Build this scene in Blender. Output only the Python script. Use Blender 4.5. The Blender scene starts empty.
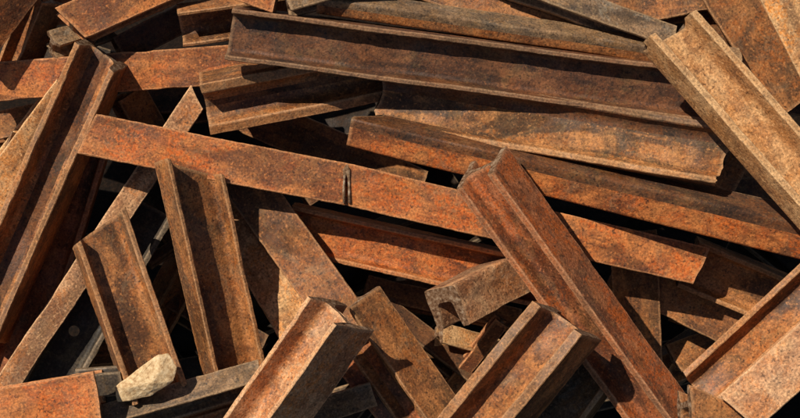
import bpy, bmesh, math, random
import numpy as np
from mathutils import Vector, Matrix

# ------------------------------------------------------------------ camera, sky, sun, exposure
S = 0.003                      # metres per photo pixel on the reference plane
DC = 1557.0                    # camera distance in the same unit
PITCH = math.radians(60)       # looking down on the heap
Rt = Vector((1, 0, 0))
Up = Vector((0, math.sin(PITCH), math.cos(PITCH)))
Tc = Vector((0, -math.cos(PITCH), math.sin(PITCH)))      # towards the camera
C0 = Vector((0, 0, 0.98))
scene = bpy.context.scene
cam_d = bpy.data.cameras.new('camera'); cam = bpy.data.objects.new('camera', cam_d)
scene.collection.objects.link(cam); scene.camera = cam
cam_d.sensor_width = 36; cam_d.lens = 36 * DC / 800
cam_d.clip_start = 0.05; cam_d.clip_end = 500
cam.matrix_world = Matrix.Translation(C0 + Tc * DC * S) @ Matrix((Rt, Up, Tc)).transposed().to_4x4()

SUN = (Rt * -0.50 + Up * 0.50 + Tc * 0.72).normalized()
el = math.asin(SUN.z); az = math.atan2(SUN.x, SUN.y)
world = bpy.data.worlds.new('World'); scene.world = world; world.use_nodes = True
wn = world.node_tree; bg = wn.nodes['Background']
sky = wn.nodes.new('ShaderNodeTexSky'); sky.sky_type = 'NISHITA'; sky.sun_disc = False
sky.sun_elevation = el; sky.sun_rotation = az
wn.links.new(sky.outputs[0], bg.inputs[0]); bg.inputs[1].default_value = 0.055
sun_d = bpy.data.lights.new('sun', 'SUN'); sun_d.energy = 5.0; sun_d.angle = math.radians(0.5)
sun_d.color = (1.0, 0.92, 0.80)
sun = bpy.data.objects.new('sun', sun_d); scene.collection.objects.link(sun)
sun.rotation_euler = SUN.to_track_quat('Z', 'Y').to_euler()
scene.view_settings.view_transform = 'Standard'; scene.view_settings.look = 'None'
scene.view_settings.gamma = 1; scene.view_settings.exposure = -0.02

col = scene.collection
rnd = random.Random(7)

def P(px, py, w):
    k = (DC - w) / DC
    return C0 + Rt * ((px - 400) * S * k) + Up * ((209 - py) * S * k) + Tc * (w * S)

# ------------------------------------------------------------------ numpy value noise
_rs = np.random.RandomState(3); _tab = _rs.rand(4096).astype(np.float64) * 2 - 1
def vnoise(x, y, z, seed=0):
    xi = np.floor(x).astype(np.int64); yi = np.floor(y).astype(np.int64); zi = np.floor(z).astype(np.int64)
    xf = x - xi; yf = y - yi; zf = z - zi
    xf = xf*xf*(3-2*xf); yf = yf*yf*(3-2*yf); zf = zf*zf*(3-2*zf)
    def h(a, b, c): return _tab[(a*73856093 ^ b*19349663 ^ c*83492791 ^ (seed*2654435)) & 4095]
    r = 0
    for dx in (0, 1):
        for dy in (0, 1):
            for dz in (0, 1):
                wgt = (xf if dx else 1-xf)*(yf if dy else 1-yf)*(zf if dz else 1-zf)
                r = r + wgt*h(xi+dx, yi+dy, zi+dz)
    return r

# ------------------------------------------------------------------ materials
def lin(c): return tuple(((v/255)/12.92 if v/255 <= .04045 else ((v/255+.055)/1.055)**2.4) for v in c)
TONES = {   # dark, mid, bright, flake (all as surface colour)
 'orange': ((72, 38, 20), (158, 86, 42), (200, 122, 62), (146, 116, 86)),
 'red':    ((62, 34, 19), (144, 78, 38), (178, 108, 66), (124, 106, 86)),
 'brown':  ((54, 33, 19), (130, 80, 43), (178, 116, 64), (132, 108, 80)),
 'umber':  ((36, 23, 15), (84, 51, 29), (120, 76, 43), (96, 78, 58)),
 'tan':    ((104, 66, 38), (184, 128, 76), (220, 172, 118), (200, 158, 110)),
 'pink':   ((98, 62, 40), (170, 114, 74), (212, 162, 116), (172, 142, 112)),
 'grey':   ((54, 42, 31), (110, 84, 58), (148, 114, 80), (136, 124, 106)),
 'maroon': ((42, 26, 16), (90, 54, 32), (124, 78, 46), (98, 78, 60)),
 'deep_shade':   ((20, 14, 9), (38, 25, 15), (54, 36, 22), (48, 38, 28)),  # near-black colour standing in for the shade between beams
 'ochre':  ((60, 42, 25), (128, 82, 46), (180, 122, 70), (132, 112, 78)),
 'slate':  ((34, 29, 24), (62, 52, 42), (88, 74, 60), (100, 94, 86)),
}
def rust(name, tone, seed, grey=0.25, flame=0.35, rough=0.82, blot=1.0, burn=.75, worn=.68):
    D, M, B, F = [lin(c) for c in TONES[tone]]
    m = bpy.data.materials.new(name); m.use_nodes = True
    nt = m.node_tree; N = nt.nodes; L = nt.links
    bsdf = N['Principled BSDF']
    tc = N.new('ShaderNodeTexCoord'); mp = N.new('ShaderNodeMapping')
    mp.inputs['Location'].default_value = (seed*3.17 % 29, seed*7.31 % 31, seed*1.93 % 17)
    L.new(tc.outputs['Object'], mp.inputs['Vector'])
    st = N.new('ShaderNodeMapping'); st.inputs['Scale'].default_value = (0.28, 1, 1)
    L.new(mp.outputs[0], st.inputs['Vector'])
    def noise(scale, det=6, ro=.6, dist=0, src=mp):
        n = N.new('ShaderNodeTexNoise'); n.inputs['Scale'].default_value = scale
        n.inputs['Detail'].default_value = det; n.inputs['Roughness'].default_value = ro
        n.inputs['Distortion'].default_value = dist; L.new(src.outputs[0], n.inputs['Vector']); return n.outputs['Fac']
    def mr(sock, a, b, c=0., d=1.):
        n = N.new('ShaderNodeMapRange'); n.inputs[1].default_value = a; n.inputs[2].default_value = b
        n.inputs[3].default_value = c; n.inputs[4].default_value = d; n.interpolation_type = 'SMOOTHSTEP'
        L.new(sock, n.inputs[0]); return n.outputs[0]
    def mixc(f, a, b, mode='MIX'):
        n = N.new('ShaderNodeMix'); n.data_type = 'RGBA'; n.blend_type = mode; n.clamp_factor = True
        for s, i in ((f, 0), (a, 6), (b, 7)):
            if isinstance(s, tuple): n.inputs[i].default_value = (*s, 1)
            elif isinstance(s, (int, float)): n.inputs[i].default_value = s
            else: L.new(s, n.inputs[i])
        return n.outputs[2]
    def mul(a, b):
        n = N.new('ShaderNodeMath'); n.operation = 'MULTIPLY'
        for s, i in ((a, 0), (b, 1)):
            if isinstance(s, (int, float)): n.inputs[i].default_value = s
            else: L.new(s, n.inputs[i])
        return n.outputs[0]
    big = noise(8*blot, 6, .62, .8); mid = noise(24, 7, .7, .5); stk = noise(34, 5, .6, .2, st); fine = noise(150, 5, .75)
    sp = noise(75, 4, .7)
    c = mixc(mr(big, .38, .62), M, B)
    c = mixc(mul(mr(mid, .47, .66), .5), c, D)
    c = mixc(mul(mr(noise(4.2, 5, .6, 1.), .52, .68), burn), c, tuple(v*.8+w*.2 for v, w in zip(D, F)))
    c = mixc(mul(mr(noise(46, 5, .7), .50, .66), .38), c, D)
    flamec = tuple(min(1, v) for v in (M[0]*1.6, M[1]*1.22, M[2]*.55))
    c = mixc(mul(mul(mr(noise(9, 4, .6, .6), .44, .56), mr(noise(85, 4, .75), .42, .56)), min(1, flame*1.5)), c, flamec)
    c = mixc(mul(mr(noise(5.5, 4, .55, 1.4, st), .5, .6), burn*.9), c, tuple(v*.9 for v in D))
    c = mixc(mul(mr(noise(11, 7, .75, 1.), .5, .62), .28), c, tuple(v*.45+w*.4 for v, w in zip(B, lin((150, 128, 78)))))
    c = mixc(mul(mr(stk, .48, .70), .35), c, D)
    c = mixc(mul(mr(noise(10, 6, .7, .8, st), .54, .66), .3), c, tuple(v*.55+w*.45 for v, w in zip(D, F)))
    c = mixc(mul(mr(noise(9, 6, .75, 1.2), .52, .66), grey), c, F)
    c = mixc(mul(mr(noise(17, 7, .8, .5), .60, .70), .55), c, tuple(v*.45 for v in D))
    c = mixc(mul(mr(sp, .56, .68), .6), c, B)
    c = mixc(mul(mr(sp, .44, .32), .7), c, tuple(v*.7 for v in D))
    # worn arrises
    at = N.new('ShaderNodeAttribute'); at.attribute_name = 'wear'
    wr = mul(at.outputs['Fac'], mr(noise(30, 5, .7), .25, .5))
    wc = tuple(min(1, v*.65 + w*.35) for v, w in zip(B, lin((196, 164, 124))))
    c = mixc(mul(wr, worn), c, wc)
    # fine grain
    g = mr(fine, .3, .7, .55, 1.42)
    gc = N.new('ShaderNodeCombineColor')
    for i in range(3): L.new(g, gc.inputs[i])
    c = mixc(1.0, c, gc.outputs[0], 'MULTIPLY')
    L.new(c, bsdf.inputs['Base Color'])
    L.new(mr(noise(6, 5, .65, .5), .35, .65, rough-.3, rough+.08), bsdf.inputs['Roughness'])
    bsdf.inputs['Specular IOR Level'].default_value = .4
    # relief: scale, pits, grain
    v = N.new('ShaderNodeTexVoronoi'); v.inputs['Scale'].default_value = 95; L.new(mp.outputs[0], v.inputs['Vector'])
    b1 = N.new('ShaderNodeBump'); b1.inputs['Strength'].default_value = .85; b1.inputs['Distance'].default_value = .0028; L.new(mid, b1.inputs['Height'])
    b2 = N.new('ShaderNodeBump'); b2.inputs['Strength'].default_value = .8; b2.inputs['Distance'].default_value = .0008; L.new(fine, b2.inputs['Height'])
    b3 = N.new('ShaderNodeBump'); b3.inputs['Strength'].default_value = .55; b3.inputs['Distance'].default_value = .0008; L.new(mr(v.outputs['Distance'], 0, .45), b3.inputs['Height'])
    L.new(b1.outputs[0], b3.inputs['Normal']); L.new(b3.outputs[0], b2.inputs['Normal']); L.new(b2.outputs[0], bsdf.inputs['Normal'])
    return m

def cutmat(name, base, lite, dark):
    m = bpy.data.materials.new(name); m.use_nodes = True
    nt = m.node_tree; N = nt.nodes; L = nt.links; b = N['Principled BSDF']
    tc = N.new('ShaderNodeTexCoord')
    n = N.new('ShaderNodeTexNoise'); n.inputs['Scale'].default_value = 70; n.inputs['Detail'].default_value = 6; n.inputs['Roughness'].default_value = .7
    L.new(tc.outputs['Object'], n.inputs['Vector'])
    r = N.new('ShaderNodeValToRGB'); r.color_ramp.elements[0].position = .36; r.color_ramp.elements[1].position = .66
    r.color_ramp.elements[0].color = (*lin(dark), 1); r.color_ramp.elements[1].color = (*lin(lite), 1)
    e = r.color_ramp.elements.new(.5); e.color = (*lin(base), 1)
    L.new(n.outputs['Fac'], r.inputs[0]); L.new(r.outputs[0], b.inputs['Base Color'])
    b.inputs['Roughness'].default_value = .85; b.inputs['Specular IOR Level'].default_value = .12; b.inputs['Metallic'].default_value = .0
    bp = N.new('ShaderNodeBump'); bp.inputs['Distance'].default_value = .004; bp.inputs['Strength'].default_value = .9
    L.new(n.outputs['Fac'], bp.inputs['Height']); L.new(bp.outputs[0], b.inputs['Normal'])
    return m
CUT = cutmat('torch_cut_steel', (116, 86, 62), (158, 136, 112), (62, 42, 28))

# ------------------------------------------------------------------ rolled sections (photo-pixel units)
def arc(cx, cy, r, a0, a1, n):
    return [(cx + r*math.cos(math.radians(a0+(a1-a0)*i/n)), cy + r*math.sin(math.radians(a0+(a1-a0)*i/n)), 0) for i in range(n+1)]
def sec_H(W, Dt, tf=5., tw=4., fr=6., tt=None):
    tt = tt or tf*.75
    fr = min(fr, W/2-tf-1, Dt/2-tw/2-1.5)
    h = Dt/2
    x = W/2
    fl = [(x, -h, 1), (x, h, 1), (x-tt, h, 1), (x-tf, tw/2+fr, 0)]
    fl += arc(x-tf-fr, tw/2+fr, fr, 0, -90, 5)[1:]
    fl += arc(x-tf-fr, -tw/2-fr, fr, 90, 0, 5)
    fl += [(x-tt, -h, 1)]
    wb = x-tf-fr
    web = [(wb, -tw/2, 0), (wb, tw/2, 0), (-wb, tw/2, 0), (-wb, -tw/2, 0)]
    fr2 = [(-a, -b, c) for a, b, c in fl]
    return [('web', web), ('flange', fl), ('flange', fr2)]
def sec_C(W, D, tf=5., tw=4.5, fr=8., tt=None, ro=2.5):
    tt = tt or tf*.75
    fr = min(fr, W/2-tf-1, D-tw-1.5)
    x = W/2
    wb = x-tf-fr
    fl = [(wb, 0, 0)] + arc(x-ro, ro, ro, -90, 0, 3) + [(x, D, 1), (x-tt, D, 1), (x-tf, tw+fr, 0)]
    fl += arc(x-tf-fr, tw+fr, fr, 0, -90, 6)[1:]
    web = [(wb, 0, 0), (wb, tw, 0), (-wb, tw, 0), (-wb, 0, 0)]
    fr2 = [(-a, b, c) for a, b, c in reversed(fl)]
    return [('web', web), ('flange', fl), ('flange', fr2)]

def refine(poly, step):
    """chamfer flagged corners and resample; returns (a, b, wear)"""
    n = len(poly); pts = []
    for i in range(n):
        a, b, c = poly[i]; p = poly[i-1]; q = poly[(i+1) % n]
        if c:
            d1 = math.hypot(p[0]-a, p[1]-b); d2 = math.hypot(q[0]-a, q[1]-b)
            for (d, o, seq) in ((d1, p, 0), (d2, q, 1)):
                e = min(.75, d*.25); f = min(2.2, d*.45)
                near = (a+(o[0]-a)*e/d, b+(o[1]-b)*e/d, 1.); far = (a+(o[0]-a)*f/d, b+(o[1]-b)*f/d, 0.45 if (o[2] and d < 12) else 0.05)
                pts += [far, near] if seq == 0 else [near, far]
        else: pts.append((a, b, 0.))
    out = []
    for i in range(len(pts)):
        p = pts[i]; q = pts[(i+1) % len(pts)]
        d = math.hypot(q[0]-p[0], q[1]-p[1]); k = max(1, int(math.ceil(d/step)))
        for j in range(k):
            t = j/k; out.append((p[0]+(q[0]-p[0])*t, p[1]+(q[1]-p[1])*t, p[2]+(q[2]-p[2])*t))
    return np.array(out)

def mesh_from(name, V, F, wear, mats, mi, parent, smooth=True):
    me = bpy.data.meshes.new(name); me.from_pydata(V, [], F)
    for mm in mats: me.materials.append(mm)
    me.polygons.foreach_set('material_index', mi)
    at = me.attributes.new('wear', 'FLOAT', 'POINT'); at.data.foreach_set('value', wear)
    if smooth:
        me.polygons.foreach_set('use_smooth', [m == 0 for m in mi])
        me.set_sharp_from_angle(angle=math.radians(38))
    me.update()
    o = bpy.data.objects.new(name, me); col.objects.link(o); o.parent = parent
    return o

COUNT = [0]
def beam(label, p0, p1, sec, roll=0, tone='brown', kind='rusty_girder', cat='steel beam', group='scrap steel beams in the heap',
         roll1=None, tones=None, sk0=(0, 0), sk1=(0, 0), jag=1.2, step=4.0, kink=None, taper=1.0, dist=1.0, bow=0, tipcut=None, tipcut1=None, **mk):
    """p0, p1: (x, y, depth) of the two ends of the visible centre line of the front; roll turns the section about its axis"""
    COUNT[0] += 1; seed = COUNT[0]
    A = P(*p0); B = P(*p1); d = (B-A); L = d.length / S; d.normalize()
    view = ((C0 + Tc*DC*S) - (A+B)/2).normalized()
    b = (view - d*view.dot(d)).normalized(); a = b.cross(d)
    root = bpy.data.objects.new(kind, None); col.objects.link(root)
    root.empty_display_size = .05
    root.matrix_world = Matrix.Translation(A) @ Matrix((d, a, b)).transposed().to_4x4()
    root['label'] = label; root['category'] = cat
    if group: root['group'] = group
    mat = rust(kind + '_rust', tone, seed*1.7+mk.pop('sd', 0), **mk)
    tm = {k2: rust(kind + '_part_tone', v, seed*2.3+k2, **mk) for k2, v in (tones or {}).items()}  # single-part tones: real dark scale on one beam, painted shade on another
    r0 = math.radians(roll); r1 = math.radians(roll if roll1 is None else roll1)
    allp = np.array([(x, y) for _, poly in sec for x, y, _ in poly])
    def rot(A2, B2, r): return A2*np.cos(r)-B2*np.sin(r), A2*np.sin(r)+B2*np.cos(r)
    def box(r):
        x, y = rot(allp[:, 0], allp[:, 1], r); return (x.min()+x.max())/2, y.max()
    c0 = box(r0); c1 = box(r1)
    ns = max(4, int(L/step))
    u = np.linspace(0, 1, ns+1)
    u = np.unique(np.concatenate([u, [1.5/L, 4/L, 1-1.5/L, 1-4/L]])); ns = len(u)-1
    parts = []
    for pi, (nm, poly) in enumerate(sec):
        pr = refine(poly, 5.0); m = len(pr)
        pa = pr[:, 0]; pb = pr[:, 1]; pw = pr[:, 2]
        def endoff(sk, s, tc_):
            o = sk[0]*pa + sk[1]*pb
            o = o + jag*(.8*vnoise(pa/12+seed, pb/12, pa*0+s, seed) + (.1 if jag < 3 else .5)*vnoise(pa/2.2, pb/2.2+seed, pa*0+s, seed+1))
            if tc_ is not None: o = o + tc_(pa, pb)
            return o
        t0 = endoff(sk0, 1.5, tipcut); t1 = endoff(sk1, 7.5, tipcut1)
        U = u[:, None]
        T = t0[None]*(1-U) + (L + t1[None])*U
        # the slanted cut stays local to the ends
        loc0 = np.exp(-U*L/60.); loc1 = np.exp(-(1-U)*L/60.)
        T = U*L + t0[None]*loc0 + t1[None]*loc1
        PA = np.broadcast_to(pa[None], T.shape)*(1+(taper-1)*U); PB = np.broadcast_to(pb[None], T.shape)*(1+(taper-1)*U)
        # dents, waviness and rust roughness
        amp = dist
        n1 = vnoise(T/70+seed*3.1, PA/60, PB/60, seed); n2 = vnoise(T/70+seed*1.3, PA/60+9, PB/60+4, seed+2)
        f1 = vnoise(T/9, PA/7, PB/7+seed, seed+3); f2 = vnoise(T/9+5, PA/7, PB/7+seed, seed+4)
        h1 = vnoise(T/3.5, PA/3.5, PB/3.5+seed, seed+5); h2 = vnoise(T/3.5+7, PA/3.5, PB/3.5+seed, seed+6)
        W = pw[None]
        PA = PA + amp*(.6*n1 + .13*f1 + (.08+.22*W)*h1)
        PB = PB + amp*(.6*n2 + .13*f2 + (.08+.22*W)*h2)
        tipn = np.clip(vnoise(T/26+seed*2.7, np.sign(PA)*3., np.sign(PB)*5., seed+8)-.42, 0, 1)
        tipw = np.clip((np.abs(pb[None])/max(1e-6, np.abs(pb).max()))-.5, 0, .5)*2 if nm == 'flange' else 0
        PB = PB - np.sign(PB)*amp*2.2*tipn*tipw
        PA = PA + amp*.5*vnoise(T/45+seed*4.1, np.sign(PA)*3., np.sign(PB)*5.+.3, seed+9)*tipw
        R = r0 + (r1-r0)*U + math.radians(1.2)*vnoise(T/160+seed, T*0, T*0, seed)
        X = PA*np.cos(R)-PB*np.sin(R) - (c0[0]*(1-U)+c1[0]*U)
        Y = PA*np.sin(R)+PB*np.cos(R) - (c0[1]*(1-U)+c1[1]*U)
        if kink: X = X + kink[1]*np.minimum(U/kink[0], (1-U)/(1-kink[0]))
        if bow: Y = Y + bow*4*U*(1-U)
        V = np.stack([T, X, Y], -1).reshape(-1, 3)*S
        n = ns+1
        i = np.arange(ns)[:, None]*m; j = np.arange(m)[None]; j2 = (j+1) % m
        F = np.stack([i+j, i+j2, i+m+j2, i+m+j], -1).reshape(-1, 4)
        ar = 0.5*np.sum(pa*np.roll(pb, -1)-np.roll(pa, -1)*pb)
        if ar < 0: F = F[:, ::-1]
        F = F.tolist(); k = len(F)
        capa = list(range(m)); capb = [(n-1)*m+q for q in range(m)]
        if ar > 0: capa = capa[::-1]
        else: capb = capb[::-1]
        F += [capa, capb]
        wear = np.broadcast_to(W, T.shape).copy(); wear[0] = 1; wear[-1] = 1; wear[1] = np.maximum(wear[1], .8); wear[-2] = np.maximum(wear[-2], .8)
        o = mesh_from(nm, V.tolist(), F, wear.reshape(-1), [(tm or {}).get(pi, mat), CUT], [0]*k+[1, 1], root)
        parts.append(o)
    root['_len'] = 0; del root['_len']
    return root, parts

H, C = sec_H, sec_C

# ------------------------------------------------------------------ the ground under the heap
def build_ground():
    n = 90; e = 3.2; V = []; F = []
    xs = np.linspace(-1, 1, n); xs = np.sign(xs)*np.abs(xs)**1.6*e
    X, Y = np.meshgrid(xs, xs + .1)
    r = np.sqrt(X**2+Y**2)
    Z = .05*vnoise(X*2, Y*2, X*0, 4) + .02*vnoise(X*9, Y*9, X*0, 5)
    Z = Z*(r < 3)
    V = np.stack([X, Y, Z], -1).reshape(-1, 3).tolist()
    for i in range(n-1):
        for j in range(n-1): F.append((i*n+j, i*n+j+1, (i+1)*n+j+1, (i+1)*n+j))
    me = bpy.data.meshes.new('ground'); me.from_pydata(V, [], F)
    m = cutmat('rusty_soil', (26, 17, 10), (40, 27, 17), (13, 9, 6)); me.materials.append(m)  # soil colour darkened to paint the gaps near black
    o = bpy.data.objects.new('ground', me); col.objects.link(o); o['kind'] = 'structure'
build_ground()

exec_list = []
#BEAMS
# ================================================================== the beams, top of the heap
# long flat-faced beam across the picture, notched by a torch cut
r, pp = beam('long orange beam lying flange up across the middle, with a narrow torch-cut slot',
     (86, 134, 40), (702, 266, 12), H(28, 42, 6, 5, 5), 90, 'orange', sk0=(0, -.25), sk1=(0, -.22), kink=(.42, 5), jag=1.6, grey=.3, flame=.7, taper=.93, step=3)
B1 = (r, pp)
beam('foreground steel beam slanting down from the centre, red web between two pale worn edges',
     (483, 170, 104), (676, 436, 84), H(48, 43, 8, 5, 7, 7), 37, 'red', sk0=(.1, .25), jag=1.6, grey=.12, flame=.6, sd=4)
beam('foreground open trough beam with grey end, slanting down left at the bottom edge',
     (566, 322, 140), (452, 462, 130), H(58, 56, 12, 5, 9, 10), 18, 'brown', sk0=(-.1, .1), jag=2.0, grey=.3, flame=.4)
beam('pale pinkish beam rising from the bottom edge, its broad right side in deep shade',
     (338, 318, 110), (232, 470, 100), H(50, 52, 6.5, 5, 8), 42, 'pink', sk0=(.05, .2), jag=2.2, grey=.2, flame=.45, burn=.3)
beam('bright tan open channel with curved cut end, slanting through the upper right corner',
     (668, 30, 132), (852, 237, 140), C(54, 34, 8, 5, 16, 7), -27, 'tan', 'rusty_channel', 'steel channel', 'scrap steel channels in the heap',
     sk0=(.2, 0), jag=1.4, grey=.3, flame=.12, burn=.2, tipcut=lambda a, b: np.where(b < 14, 5, -2.)*1.0)
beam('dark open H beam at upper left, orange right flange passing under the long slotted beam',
     (104, 52, 14), (-22, 338, 22), H(48, 52, 8, 5, 7, 6), 15, 'brown', tones={1: 'brown', 0: 'umber'}, sk0=(.25, .3), jag=2, grey=.1, flame=.5)  # darker web tone paints the shade inside this beam
beam('narrow upright H beam left of centre, its tip resting over the long slotted beam',
     (190, 172, 68), (238, 388, 30), H(55, 34, 5.5, 5, 6), -24, 'brown', sk0=(.55, -.15), jag=1.2, grey=.35, flame=.4)
beam('short H beam at lower left with slanted end, green-grey web and higher right flange',
     (98, 226, 52), (158, 396, 58), H(56, 36, 7, 5, 6), -9, 'brown', sk0=(-.34, 0), jag=2, grey=.55, flame=.4, sd=3)
beam('long wide H beam along the top, its upper flange shading the red-brown web',
     (228, 32, 50), (730, 98, 50), H(50, 38, 6, 5, 5), 6, 'maroon', sk0=(.05, 0), jag=1.0, grey=.15, flame=.3, taper=1.03)
beam('long two-toned beam at right, orange side below a scaly dark top strip',
     (350, 126, 34), (836, 243, 76), C(30, 32, 5, 5, 4), 203, 'orange', tones={2: 'umber'}, kind='rusty_channel', cat='steel channel', group='scrap steel channels in the heap', roll1=206, taper=1.28, tipcut=lambda a, b: np.where((a < 0) & (b > 6), 26*np.clip((b-6)/20, 0, 1), 0), jag=1.2, grey=.3, flame=.55)
# 'rusty_channel', 'steel channel', 'scrap steel channels in the heap', roll1=146, taper=1.36, jag=1.4, grey=.3, flame=.55)
beam('broad brown H beam right of centre with ragged torn end, under the long top beam',
     (376, 100, 14), (728, 157, 74), H(58, 30, 7, 5, 14, 5), -8, 'ochre', tones={1: 'umber'}, burn=.9, sk1=(.25, 0), jag=4.5, grey=.2, flame=.5,)
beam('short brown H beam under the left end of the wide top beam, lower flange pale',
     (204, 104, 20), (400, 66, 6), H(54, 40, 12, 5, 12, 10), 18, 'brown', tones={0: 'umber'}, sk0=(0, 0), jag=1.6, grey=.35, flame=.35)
beam('flat orange beam running in from the left edge below the tilted H beam end',
     (-30, 84, -30), (262, 62, -30), H(40, 40, 6, 5, 5), 90, 'orange', jag=1.5, grey=.25, flame=.45)
beam('wide orange beam at the top left edge with a slanted cut end',
     (72, 26, 12), (206, -34, -16), H(40, 40, 6, 5, 5), 82, 'orange', sk0=(0, .35), jag=1.5, grey=.2, flame=.3)
beam('foreground orange beam at the lower left corner, flange up and square cut',
     (98, 400, 92), (-40, 424, 96), H(50, 56, 6, 5, 6), 88, 'orange', jag=1.5, grey=.18, flame=.55, sd=2)
# bottom right group
beam('pale brown beam at the lower right corner, broad flat flange facing up',
     (738, 412, 134), (848, 313, 138), H(50, 45, 6.5, 5, 6), 92, 'pink', sk0=(0, 0.15), jag=1.5, grey=.3, flame=.3)
beam('red-brown beam beside the pale flat one at lower right, one edge strip sunlit',
     (700, 396, 80), (850, 256, 84), H(46, 40, 8, 5, 6), -16, 'brown', sk0=(.2, 0), jag=1.5, grey=.2, flame=.4)
beam('short beam end poking in at the bottom edge near the right corner, cut face pale',
     (690, 408, 128), (790, 452, 120), H(34, 30, 6, 5, 5), 74, 'brown', sk0=(0, .4), jag=2.2, grey=.35, flame=.3)
# left side, second layer
beam('long thin pale beam slanting down the left side beneath the long slotted beam',
     (197, 98, -10), (-16, 420, 2), H(22, 24, 5, 4, 4), 90, 'pink', sk0=(0, -.5), jag=2, grey=.3, flame=.4)
beam('dark red H beam in shade at left, thin sunlit right flange',
     (82, 150, -40), (-8, 440, -40), H(54, 24, 7, 5, 5), 8, 'red', jag=2, grey=.1, flame=.3)
B36 = beam('slate-grey beam with a round bolt hole through its web, lower left',
     (150, 206, -26), (26, 425, -22), H(54, 20, 7, 4, 4), 0, 'slate', jag=2, grey=.3, flame=.05)
beam('tan beam lying behind the upper left H beam, only its left side showing',
     (70, 88, -30), (-120, 340, -40), H(48, 36, 6, 5, 5), 84, 'tan', jag=2, grey=.25, flame=.4)  # far end extended out of view to block sun from the left
# centre, second layer
beam('tan flat beam slanting down the centre under the slotted beam',
     (238, 172, -8), (352, 330, 14), H(22, 46, 6, 5, 5), 90, 'brown', sk1=(0, 0), jag=2, grey=.45, flame=.35)
beam('brown H beam running to the bottom edge, square top end against the tan flat beam',
     (350, 300, 34), (452, 446, 30), H(48, 46, 6, 5, 5), 56, 'brown', sk0=(.3, 0), jag=2, grey=.45, flame=.35, sd=6)
beam('tan beam half hidden in the shadow beside the narrow upright H beam',
     (214, 182, -34), (322, 368, -12), H(30, 46, 6, 5, 5), 90, 'tan', jag=2, grey=.25, flame=.45)
beam('brown H beam below the long slotted beam in the centre, upper half shaded',
     (296, 228, -14), (548, 284, -18), H(48, 28, 6, 5, 6), 10, 'orange', sk0=(-.35, 0), jag=2, grey=.15, flame=.4)
beam('short upside-down channel in the centre, hollow end facing us with grey scratched side',
     (462, 300, 46), (576, 241, -70), C(46, 42, 11, 15, 6), 102, 'pink', 'rusty_channel', 'steel channel', 'scrap steel channels in the heap', jag=1.6, grey=.5, flame=.25)
# right, second layer
beam('brown shaded beam from under the right end of the slotted beam to the right edge',
     (690, 262, -18), (850, 330, -14), H(52, 28, 6, 5, 6), 12, 'brown', jag=2, grey=.25, flame=.3)
beam('brown flat beam behind the shaded one at right, lower corner sunlit',
     (620, 262, -50), (800, 350, -46), H(30, 60, 6, 5, 6), 90, 'brown', jag=2, grey=.3, flame=.35)
beam('upright brown beam behind the slanting foreground beam, beneath the slotted beam end',
     (634, 236, -22), (640, 390, -60), H(24, 48, 6, 5, 6), 90, 'brown', jag=2, grey=.2, flame=.35)
beam('dark-stained brown beam at the top right behind the bright tan channel',
     (706, -24, 28), (792, 110, 18), H(50, 50, 6, 5, 6), 70, 'brown', jag=2, grey=.35, flame=.5, blot=1.3)
beam('bright orange-tan beam in the top right corner, flat flange facing us',
     (786, -30, 74), (864, 120, 70), H(50, 66, 6, 5, 6), 92, 'tan', jag=2, grey=.15, flame=.7)
beam('brown plank-like beam end behind the ragged torn beam end at right',
     (650, 130, -40), (742, 176, -48), H(40, 44, 6, 5, 6), 88, 'brown', jag=2, grey=.3, flame=.3)
# top edge
beam('thin two-toned beam lying directly above the wide top beam',
     (318, 0, 42), (742, 62, 44), C(18, 26, 5, 5, 4), 205, 'brown', 'rusty_channel', 'steel channel', 'scrap steel channels in the heap', tones={2: 'grey'}, jag=1.5, grey=.2, flame=.3)
beam('brown beam running down from the top edge to join the thin two-toned beam',
     (380, -24, 14), (610, 50, 22), H(38, 34, 6, 5, 6), 70, 'brown', jag=2, grey=.2, flame=.35)
beam('pale weathered beam from the top edge, ending against the bright tan channel',
     (496, -22, 44), (672, 42, 50), H(26, 24, 6, 5, 6), 66, 'grey', jag=2, grey=.6, flame=.1)
beam('brown beam in the shade behind the pale weathered beam at the top',
     (590, 22, -2), (712, -4, -4), H(36, 34, 6, 5, 6), 78, 'brown', jag=2, grey=.2, flame=.3)
beam('small pale beam end at the top edge above the wide top beam',
     (288, 4, 58), (380, -22, 50), H(24, 22, 5, 4, 4), 70, 'grey', jag=2, grey=.4, flame=.3)
beam('small orange beam end at the top edge, left of the small pale one',
     (276, 0, 50), (236, -14, 50), H(24, 26, 5, 4, 4), 90, 'orange', jag=2, grey=.1, flame=.3)
beam('short brown channel just left of the wide top beam, curved lip on its end',
     (180, 26, -12), (300, 8, -24), C(38, 26, 5, 5, 6), 24, 'brown', 'rusty_channel', 'steel channel', 'scrap steel channels in the heap', jag=2, grey=.4, flame=.3)
beam('narrow beam with grey right side standing between two orange beams at top left',
     (44, 2, -22), (8, 92, -60), H(32, 30, 5, 4, 4), 50, 'brown', jag=2, grey=.35, flame=.35)
beam('orange beam crossing the top left corner with its lower side in shade',
     (34, -36, 18), (-34, 54, 18), H(40, 34, 6, 5, 5), 66, 'orange', jag=2, grey=.15, flame=.3)
beam('brown beam in shade behind the slanted orange plate at the top left edge',
     (50, 6, -50), (160, -8, -60), H(36, 40, 6, 5, 5), 90, 'orange', jag=2, grey=.1, flame=.3)
beam('small grey ragged beam end sticking out below the slanted orange plate at top left',
     (58, 44, -10), (120, 22, -52), H(24, 22, 5, 4, 4), 60, 'grey', jag=4, grey=.6, flame=.2)
beam('brown beam in shade to the right of the slanted orange plate',
     (120, 50, -60), (190, 14, -80), H(34, 30, 5, 4, 4), 90, 'umber', jag=2, grey=.3, flame=.3)
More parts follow.
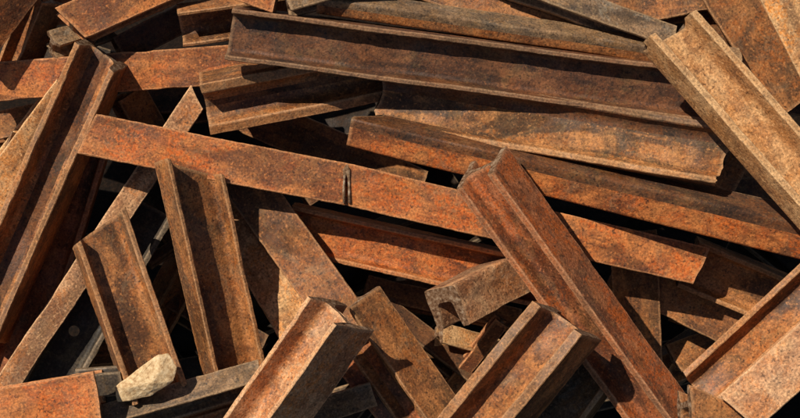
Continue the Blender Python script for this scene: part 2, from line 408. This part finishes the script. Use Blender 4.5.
# bottom edge
beam('grey-brown beam lying low along the bottom, ending behind the pale pinkish beam',
     (262, 376, 44), (96, 424, 66), H(30, 24, 5, 4, 4), -62, 'grey', jag=2, grey=.4, flame=.3)
beam('small dark-lipped beam stub poking out behind the orange beam at lower left',
     (121, 380, 62), (70, 384, 56), H(22, 24, 6, 5, 4), 70, 'slate', jag=2, grey=.2, flame=.5)
beam('thin grey bar at the bottom edge under the pale pinkish beam',
     (372, 392, 4), (250, 432, 10), H(24, 26, 5, 4, 4), 78, 'grey', jag=2, grey=.3, flame=.2)
beam('second grey bar at the bottom edge, just under the grey-brown one',
     (300, 396, 20), (150, 440, 20), H(22, 22, 5, 4, 4), 80, 'brown', jag=2, grey=.3, flame=.2)
beam('greenish-brown H beam tucked under the right side of the trough beam at the bottom',
     (606, 356, 42), (520, 470, 50), H(46, 40, 7, 5, 6), 10, 'grey', jag=2, grey=.45, flame=.55)
beam('red-orange beam end in the shadow under the pale pinkish beam',
     (346, 346, -6), (420, 440, -10), H(40, 44, 6, 5, 6), 90, 'red', jag=2, grey=.1, flame=.5)

# ================================================================== deep in the gaps
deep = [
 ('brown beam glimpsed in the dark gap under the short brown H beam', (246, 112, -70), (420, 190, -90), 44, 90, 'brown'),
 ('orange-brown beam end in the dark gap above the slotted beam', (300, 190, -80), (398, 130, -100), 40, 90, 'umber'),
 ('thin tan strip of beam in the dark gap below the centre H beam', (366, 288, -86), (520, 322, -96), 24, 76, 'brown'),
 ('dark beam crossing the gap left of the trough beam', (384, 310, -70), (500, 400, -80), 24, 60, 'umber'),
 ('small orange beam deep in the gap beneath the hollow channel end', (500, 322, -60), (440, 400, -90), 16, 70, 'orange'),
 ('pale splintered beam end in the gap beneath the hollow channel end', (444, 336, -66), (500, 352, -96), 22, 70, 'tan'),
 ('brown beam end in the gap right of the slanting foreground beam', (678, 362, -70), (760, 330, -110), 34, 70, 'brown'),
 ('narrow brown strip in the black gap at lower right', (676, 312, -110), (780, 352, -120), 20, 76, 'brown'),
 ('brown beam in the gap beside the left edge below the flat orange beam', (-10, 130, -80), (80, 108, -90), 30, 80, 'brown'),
 ('dark beam low at the left edge beside the upper left H beam', (24, 136, -60), (-80, 420, -64), 60, 60, 'umber'),  # lengthened past the frame and widened to block sun reaching the bolt hole
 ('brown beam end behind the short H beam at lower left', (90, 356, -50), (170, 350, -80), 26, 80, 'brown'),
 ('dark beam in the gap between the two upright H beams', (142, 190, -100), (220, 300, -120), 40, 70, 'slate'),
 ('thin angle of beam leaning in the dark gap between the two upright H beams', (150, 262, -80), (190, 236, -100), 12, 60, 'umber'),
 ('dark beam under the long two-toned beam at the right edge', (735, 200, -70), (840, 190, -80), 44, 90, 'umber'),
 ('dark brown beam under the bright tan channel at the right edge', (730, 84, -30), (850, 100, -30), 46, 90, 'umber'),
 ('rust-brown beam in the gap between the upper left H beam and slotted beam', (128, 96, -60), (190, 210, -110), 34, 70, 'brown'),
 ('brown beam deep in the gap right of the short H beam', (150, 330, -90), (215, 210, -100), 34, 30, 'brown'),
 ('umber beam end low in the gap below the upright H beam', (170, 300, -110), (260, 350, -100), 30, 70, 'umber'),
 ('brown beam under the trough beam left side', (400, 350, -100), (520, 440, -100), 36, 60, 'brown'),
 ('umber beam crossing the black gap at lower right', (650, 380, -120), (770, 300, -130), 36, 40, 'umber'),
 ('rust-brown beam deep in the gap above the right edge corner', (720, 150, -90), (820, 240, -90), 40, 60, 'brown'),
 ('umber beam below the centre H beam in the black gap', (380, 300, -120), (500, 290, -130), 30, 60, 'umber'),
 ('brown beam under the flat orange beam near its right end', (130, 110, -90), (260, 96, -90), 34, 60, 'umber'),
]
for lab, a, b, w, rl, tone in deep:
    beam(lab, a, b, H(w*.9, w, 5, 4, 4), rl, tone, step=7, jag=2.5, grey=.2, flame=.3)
low = [
 ('dark beam deep beneath the left half of the heap, running across', (-60, 190, -150), (300, 250, -160)),
 ('dark beam deep beneath the lower left of the heap', (-60, 430, -150), (260, 372, -160)),
 ('dark beam deep beneath the middle of the heap', (200, 330, -140), (520, 190, -150)),
 ('dark beam deep beneath the lower right of the heap', (430, 420, -150), (850, 330, -150)),
 ('dark beam deep beneath the right half of the heap', (560, 60, -150), (860, 300, -160)),
 ('dark beam deep beneath the upper middle of the heap', (180, 150, -140), (620, 60, -150)),
 ('dark beam deep beneath the upper left of the heap', (-60, 20, -140), (260, 130, -150)),
 ('dark beam deep beneath the top right of the heap', (500, 20, -120), (860, 20, -130)),
 ('dark beam deep beneath the bottom edge, left part', (60, 250, -210), (240, 470, -200)),
 ('dark beam deep beneath the bottom edge, middle part', (300, 460, -140), (480, 240, -210)),
 ('dark beam deep beneath the bottom edge, right part', (640, 480, -200), (780, 200, -210)),
 ('dark beam deep beneath the upper gap', (330, 40, -210), (480, 260, -220)),
]
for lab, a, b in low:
    beam(lab, a, b, H(56, 52, 6, 5, 6), 80 if rnd.random() < .5 else 20, 'deep_shade', step=10, jag=2, grey=.2, flame=.2)  # gap shade is painted into the colour of these buried beams

# torch slot and bolt hole
def carve(o, cutter):
    md = o.modifiers.new('cut', 'BOOLEAN'); md.operation = 'DIFFERENCE'; md.object = cutter; md.solver = 'EXACT'; md.use_self = True
    dg = bpy.context.evaluated_depsgraph_get(); dg.update()
    def vol(m):
        b = bmesh.new(); b.from_mesh(m); v = b.calc_volume(); b.free(); return v
    me = bpy.data.meshes.new_from_object(o.evaluated_get(dg)); o.modifiers.clear()
    # print('carve', vol(o.data)*1e6, vol(me)*1e6, len(o.data.polygons), len(me.polygons), [tuple(round(q, 3) for q in v) for v in (min(p.co for p in cutter.data.vertices),)])
    o.data = me
def tmp_mesh(V, F):
    me = bpy.data.meshes.new('tmp'); me.from_pydata(V, [], F); o = bpy.data.objects.new('tmp', me); col.objects.link(o); return o
def prism(pts, w0, w1):
    n = len(pts); V = [P(x, y, w0) for x, y in pts] + [P(x, y, w1) for x, y in pts]
    F = [tuple(range(n))[::-1], tuple(range(n, 2*n))] + [(i, (i+1) % n, n+(i+1) % n, n+i) for i in range(n)]
    return tmp_mesh(V, F)
bpy.context.view_layer.update()
c = prism([(344.4, 222), (348.9, 222), (347.9, 176), (346.6, 170), (345.2, 176)], 0, 60)
c.data.flip_normals() if False else None
bm = bmesh.new(); bm.from_mesh(c.data); bmesh.ops.recalc_face_normals(bm, faces=bm.faces); bm.to_mesh(c.data); bm.free()
carve(B1[1][1], c); bpy.data.objects.remove(c)
hx, hy, hr = 74, 331, 5.5
c = prism([(hx+hr*math.cos(k*math.pi/10), hy+hr*math.sin(k*math.pi/10)) for k in range(20)], -120, -20)
bm = bmesh.new(); bm.from_mesh(c.data); bmesh.ops.recalc_face_normals(bm, faces=bm.faces); bm.to_mesh(c.data); bm.free()
carve(B36[1][0], c); bpy.data.objects.remove(c)

# ------------------------------------------------------------------ pale stone among the steel
def stone():
    bm = bmesh.new()
    pts = [(-34, -11, 0), (-31, 4, 3), (-2, 9, 8), (20, 21, 6), (30, 19, 2), (34, 4, 3), (28, -8, 6), (8, -3, 12), (2, -15, 5), (-20, -13, 4),
           (-14, 0, 10), (20, 6, 11), (-24, -4, -14), (24, 8, -14), (0, -12, -14), (4, 10, -12)]
    for p in pts: bm.verts.new(p)
    bmesh.ops.convex_hull(bm, input=bm.verts)
    bmesh.ops.delete(bm, geom=[v for v in bm.verts if not v.link_faces], context='VERTS')
    bmesh.ops.bevel(bm, geom=list(bm.edges), offset=1.1, segments=2, affect='EDGES', profile=.6)
    bmesh.ops.triangulate(bm, faces=bm.faces)
    for _ in range(2): bmesh.ops.subdivide_edges(bm, edges=[e for e in bm.edges if e.calc_length() > 2.2], cuts=1, use_grid_fill=True)
    bmesh.ops.triangulate(bm, faces=bm.faces)
    for v in bm.verts:
        x, y, z = (np.array([q]) for q in v.co)
        f = .9*float(vnoise(x/7, y/7, z/7, 9)[0]) + .35*float(vnoise(x/2, y/2, z/2, 10)[0])
        v.co = (v.co + v.co.normalized()*f)*S
    bmesh.ops.recalc_face_normals(bm, faces=bm.faces)
    me = bpy.data.meshes.new('stone'); bm.to_mesh(me); bm.free()
    me.materials.append(cutmat('pale_stone', (206, 174, 130), (232, 204, 162), (168, 132, 94)))
    o = bpy.data.objects.new('stone', me); col.objects.link(o)
    A = P(146, 381, 62); d = (P(172, 371, 66)-P(120, 388, 62)).normalized(); b = (Tc - d*Tc.dot(d)).normalized(); a = b.cross(d)
    o.matrix_world = Matrix.Translation(A) @ Matrix((d, a, b)).transposed().to_4x4()
    o['label'] = 'pale cream stone wedged between beams at lower left'; o['category'] = 'stone'
stone()

# burnt lip round the torch slot: a part of the slotted beam
def burr():
    bm = bmesh.new()
    w0 = 28.6
    path = [(344.0, 203), (343.9, 190), (344.3, 178), (345.2, 170), (346.5, 166.5), (347.8, 170), (348.9, 178), (349.2, 190), (349.5, 203)]
    rings = []
    for i, (x, y) in enumerate(path):
        q = P(x, y, w0); ring = []
        p0 = Vector(path[max(0, i-1)]); p1 = Vector(path[min(len(path)-1, i+1)]); t = (p1-p0).normalized()
        side = Rt*t.y + Up*t.x
        rad = (1.0 + rnd.random()*.6 + (1.3 if i in (3, 4, 5) else 0))*S
        for k in range(8):
            a = k*math.pi/4
            ring.append(bm.verts.new(q + side*(rad*math.cos(a)) + Tc*(rad*.7*math.sin(a))))
        rings.append(ring)
    for r1, r2 in zip(rings, rings[1:]):
        for k in range(8): bm.faces.new((r1[k], r1[(k+1) % 8], r2[(k+1) % 8], r2[k]))
    bm.faces.new(rings[0][::-1]); bm.faces.new(rings[-1])
    bmesh.ops.recalc_face_normals(bm, faces=bm.faces)
    root = B1[0]; inv = root.matrix_world.inverted(); bm.transform(inv)
    me = bpy.data.meshes.new('slag_lip'); bm.to_mesh(me); bm.free()
    for p in me.polygons: p.use_smooth = True
    me.materials.append(cutmat('slag', (132, 104, 78), (178, 158, 134), (84, 58, 38)))
    o = bpy.data.objects.new('slag_lip', me); col.objects.link(o); o.parent = root
    o['label'] = 'pale slag lip round the torch slot'
burr()
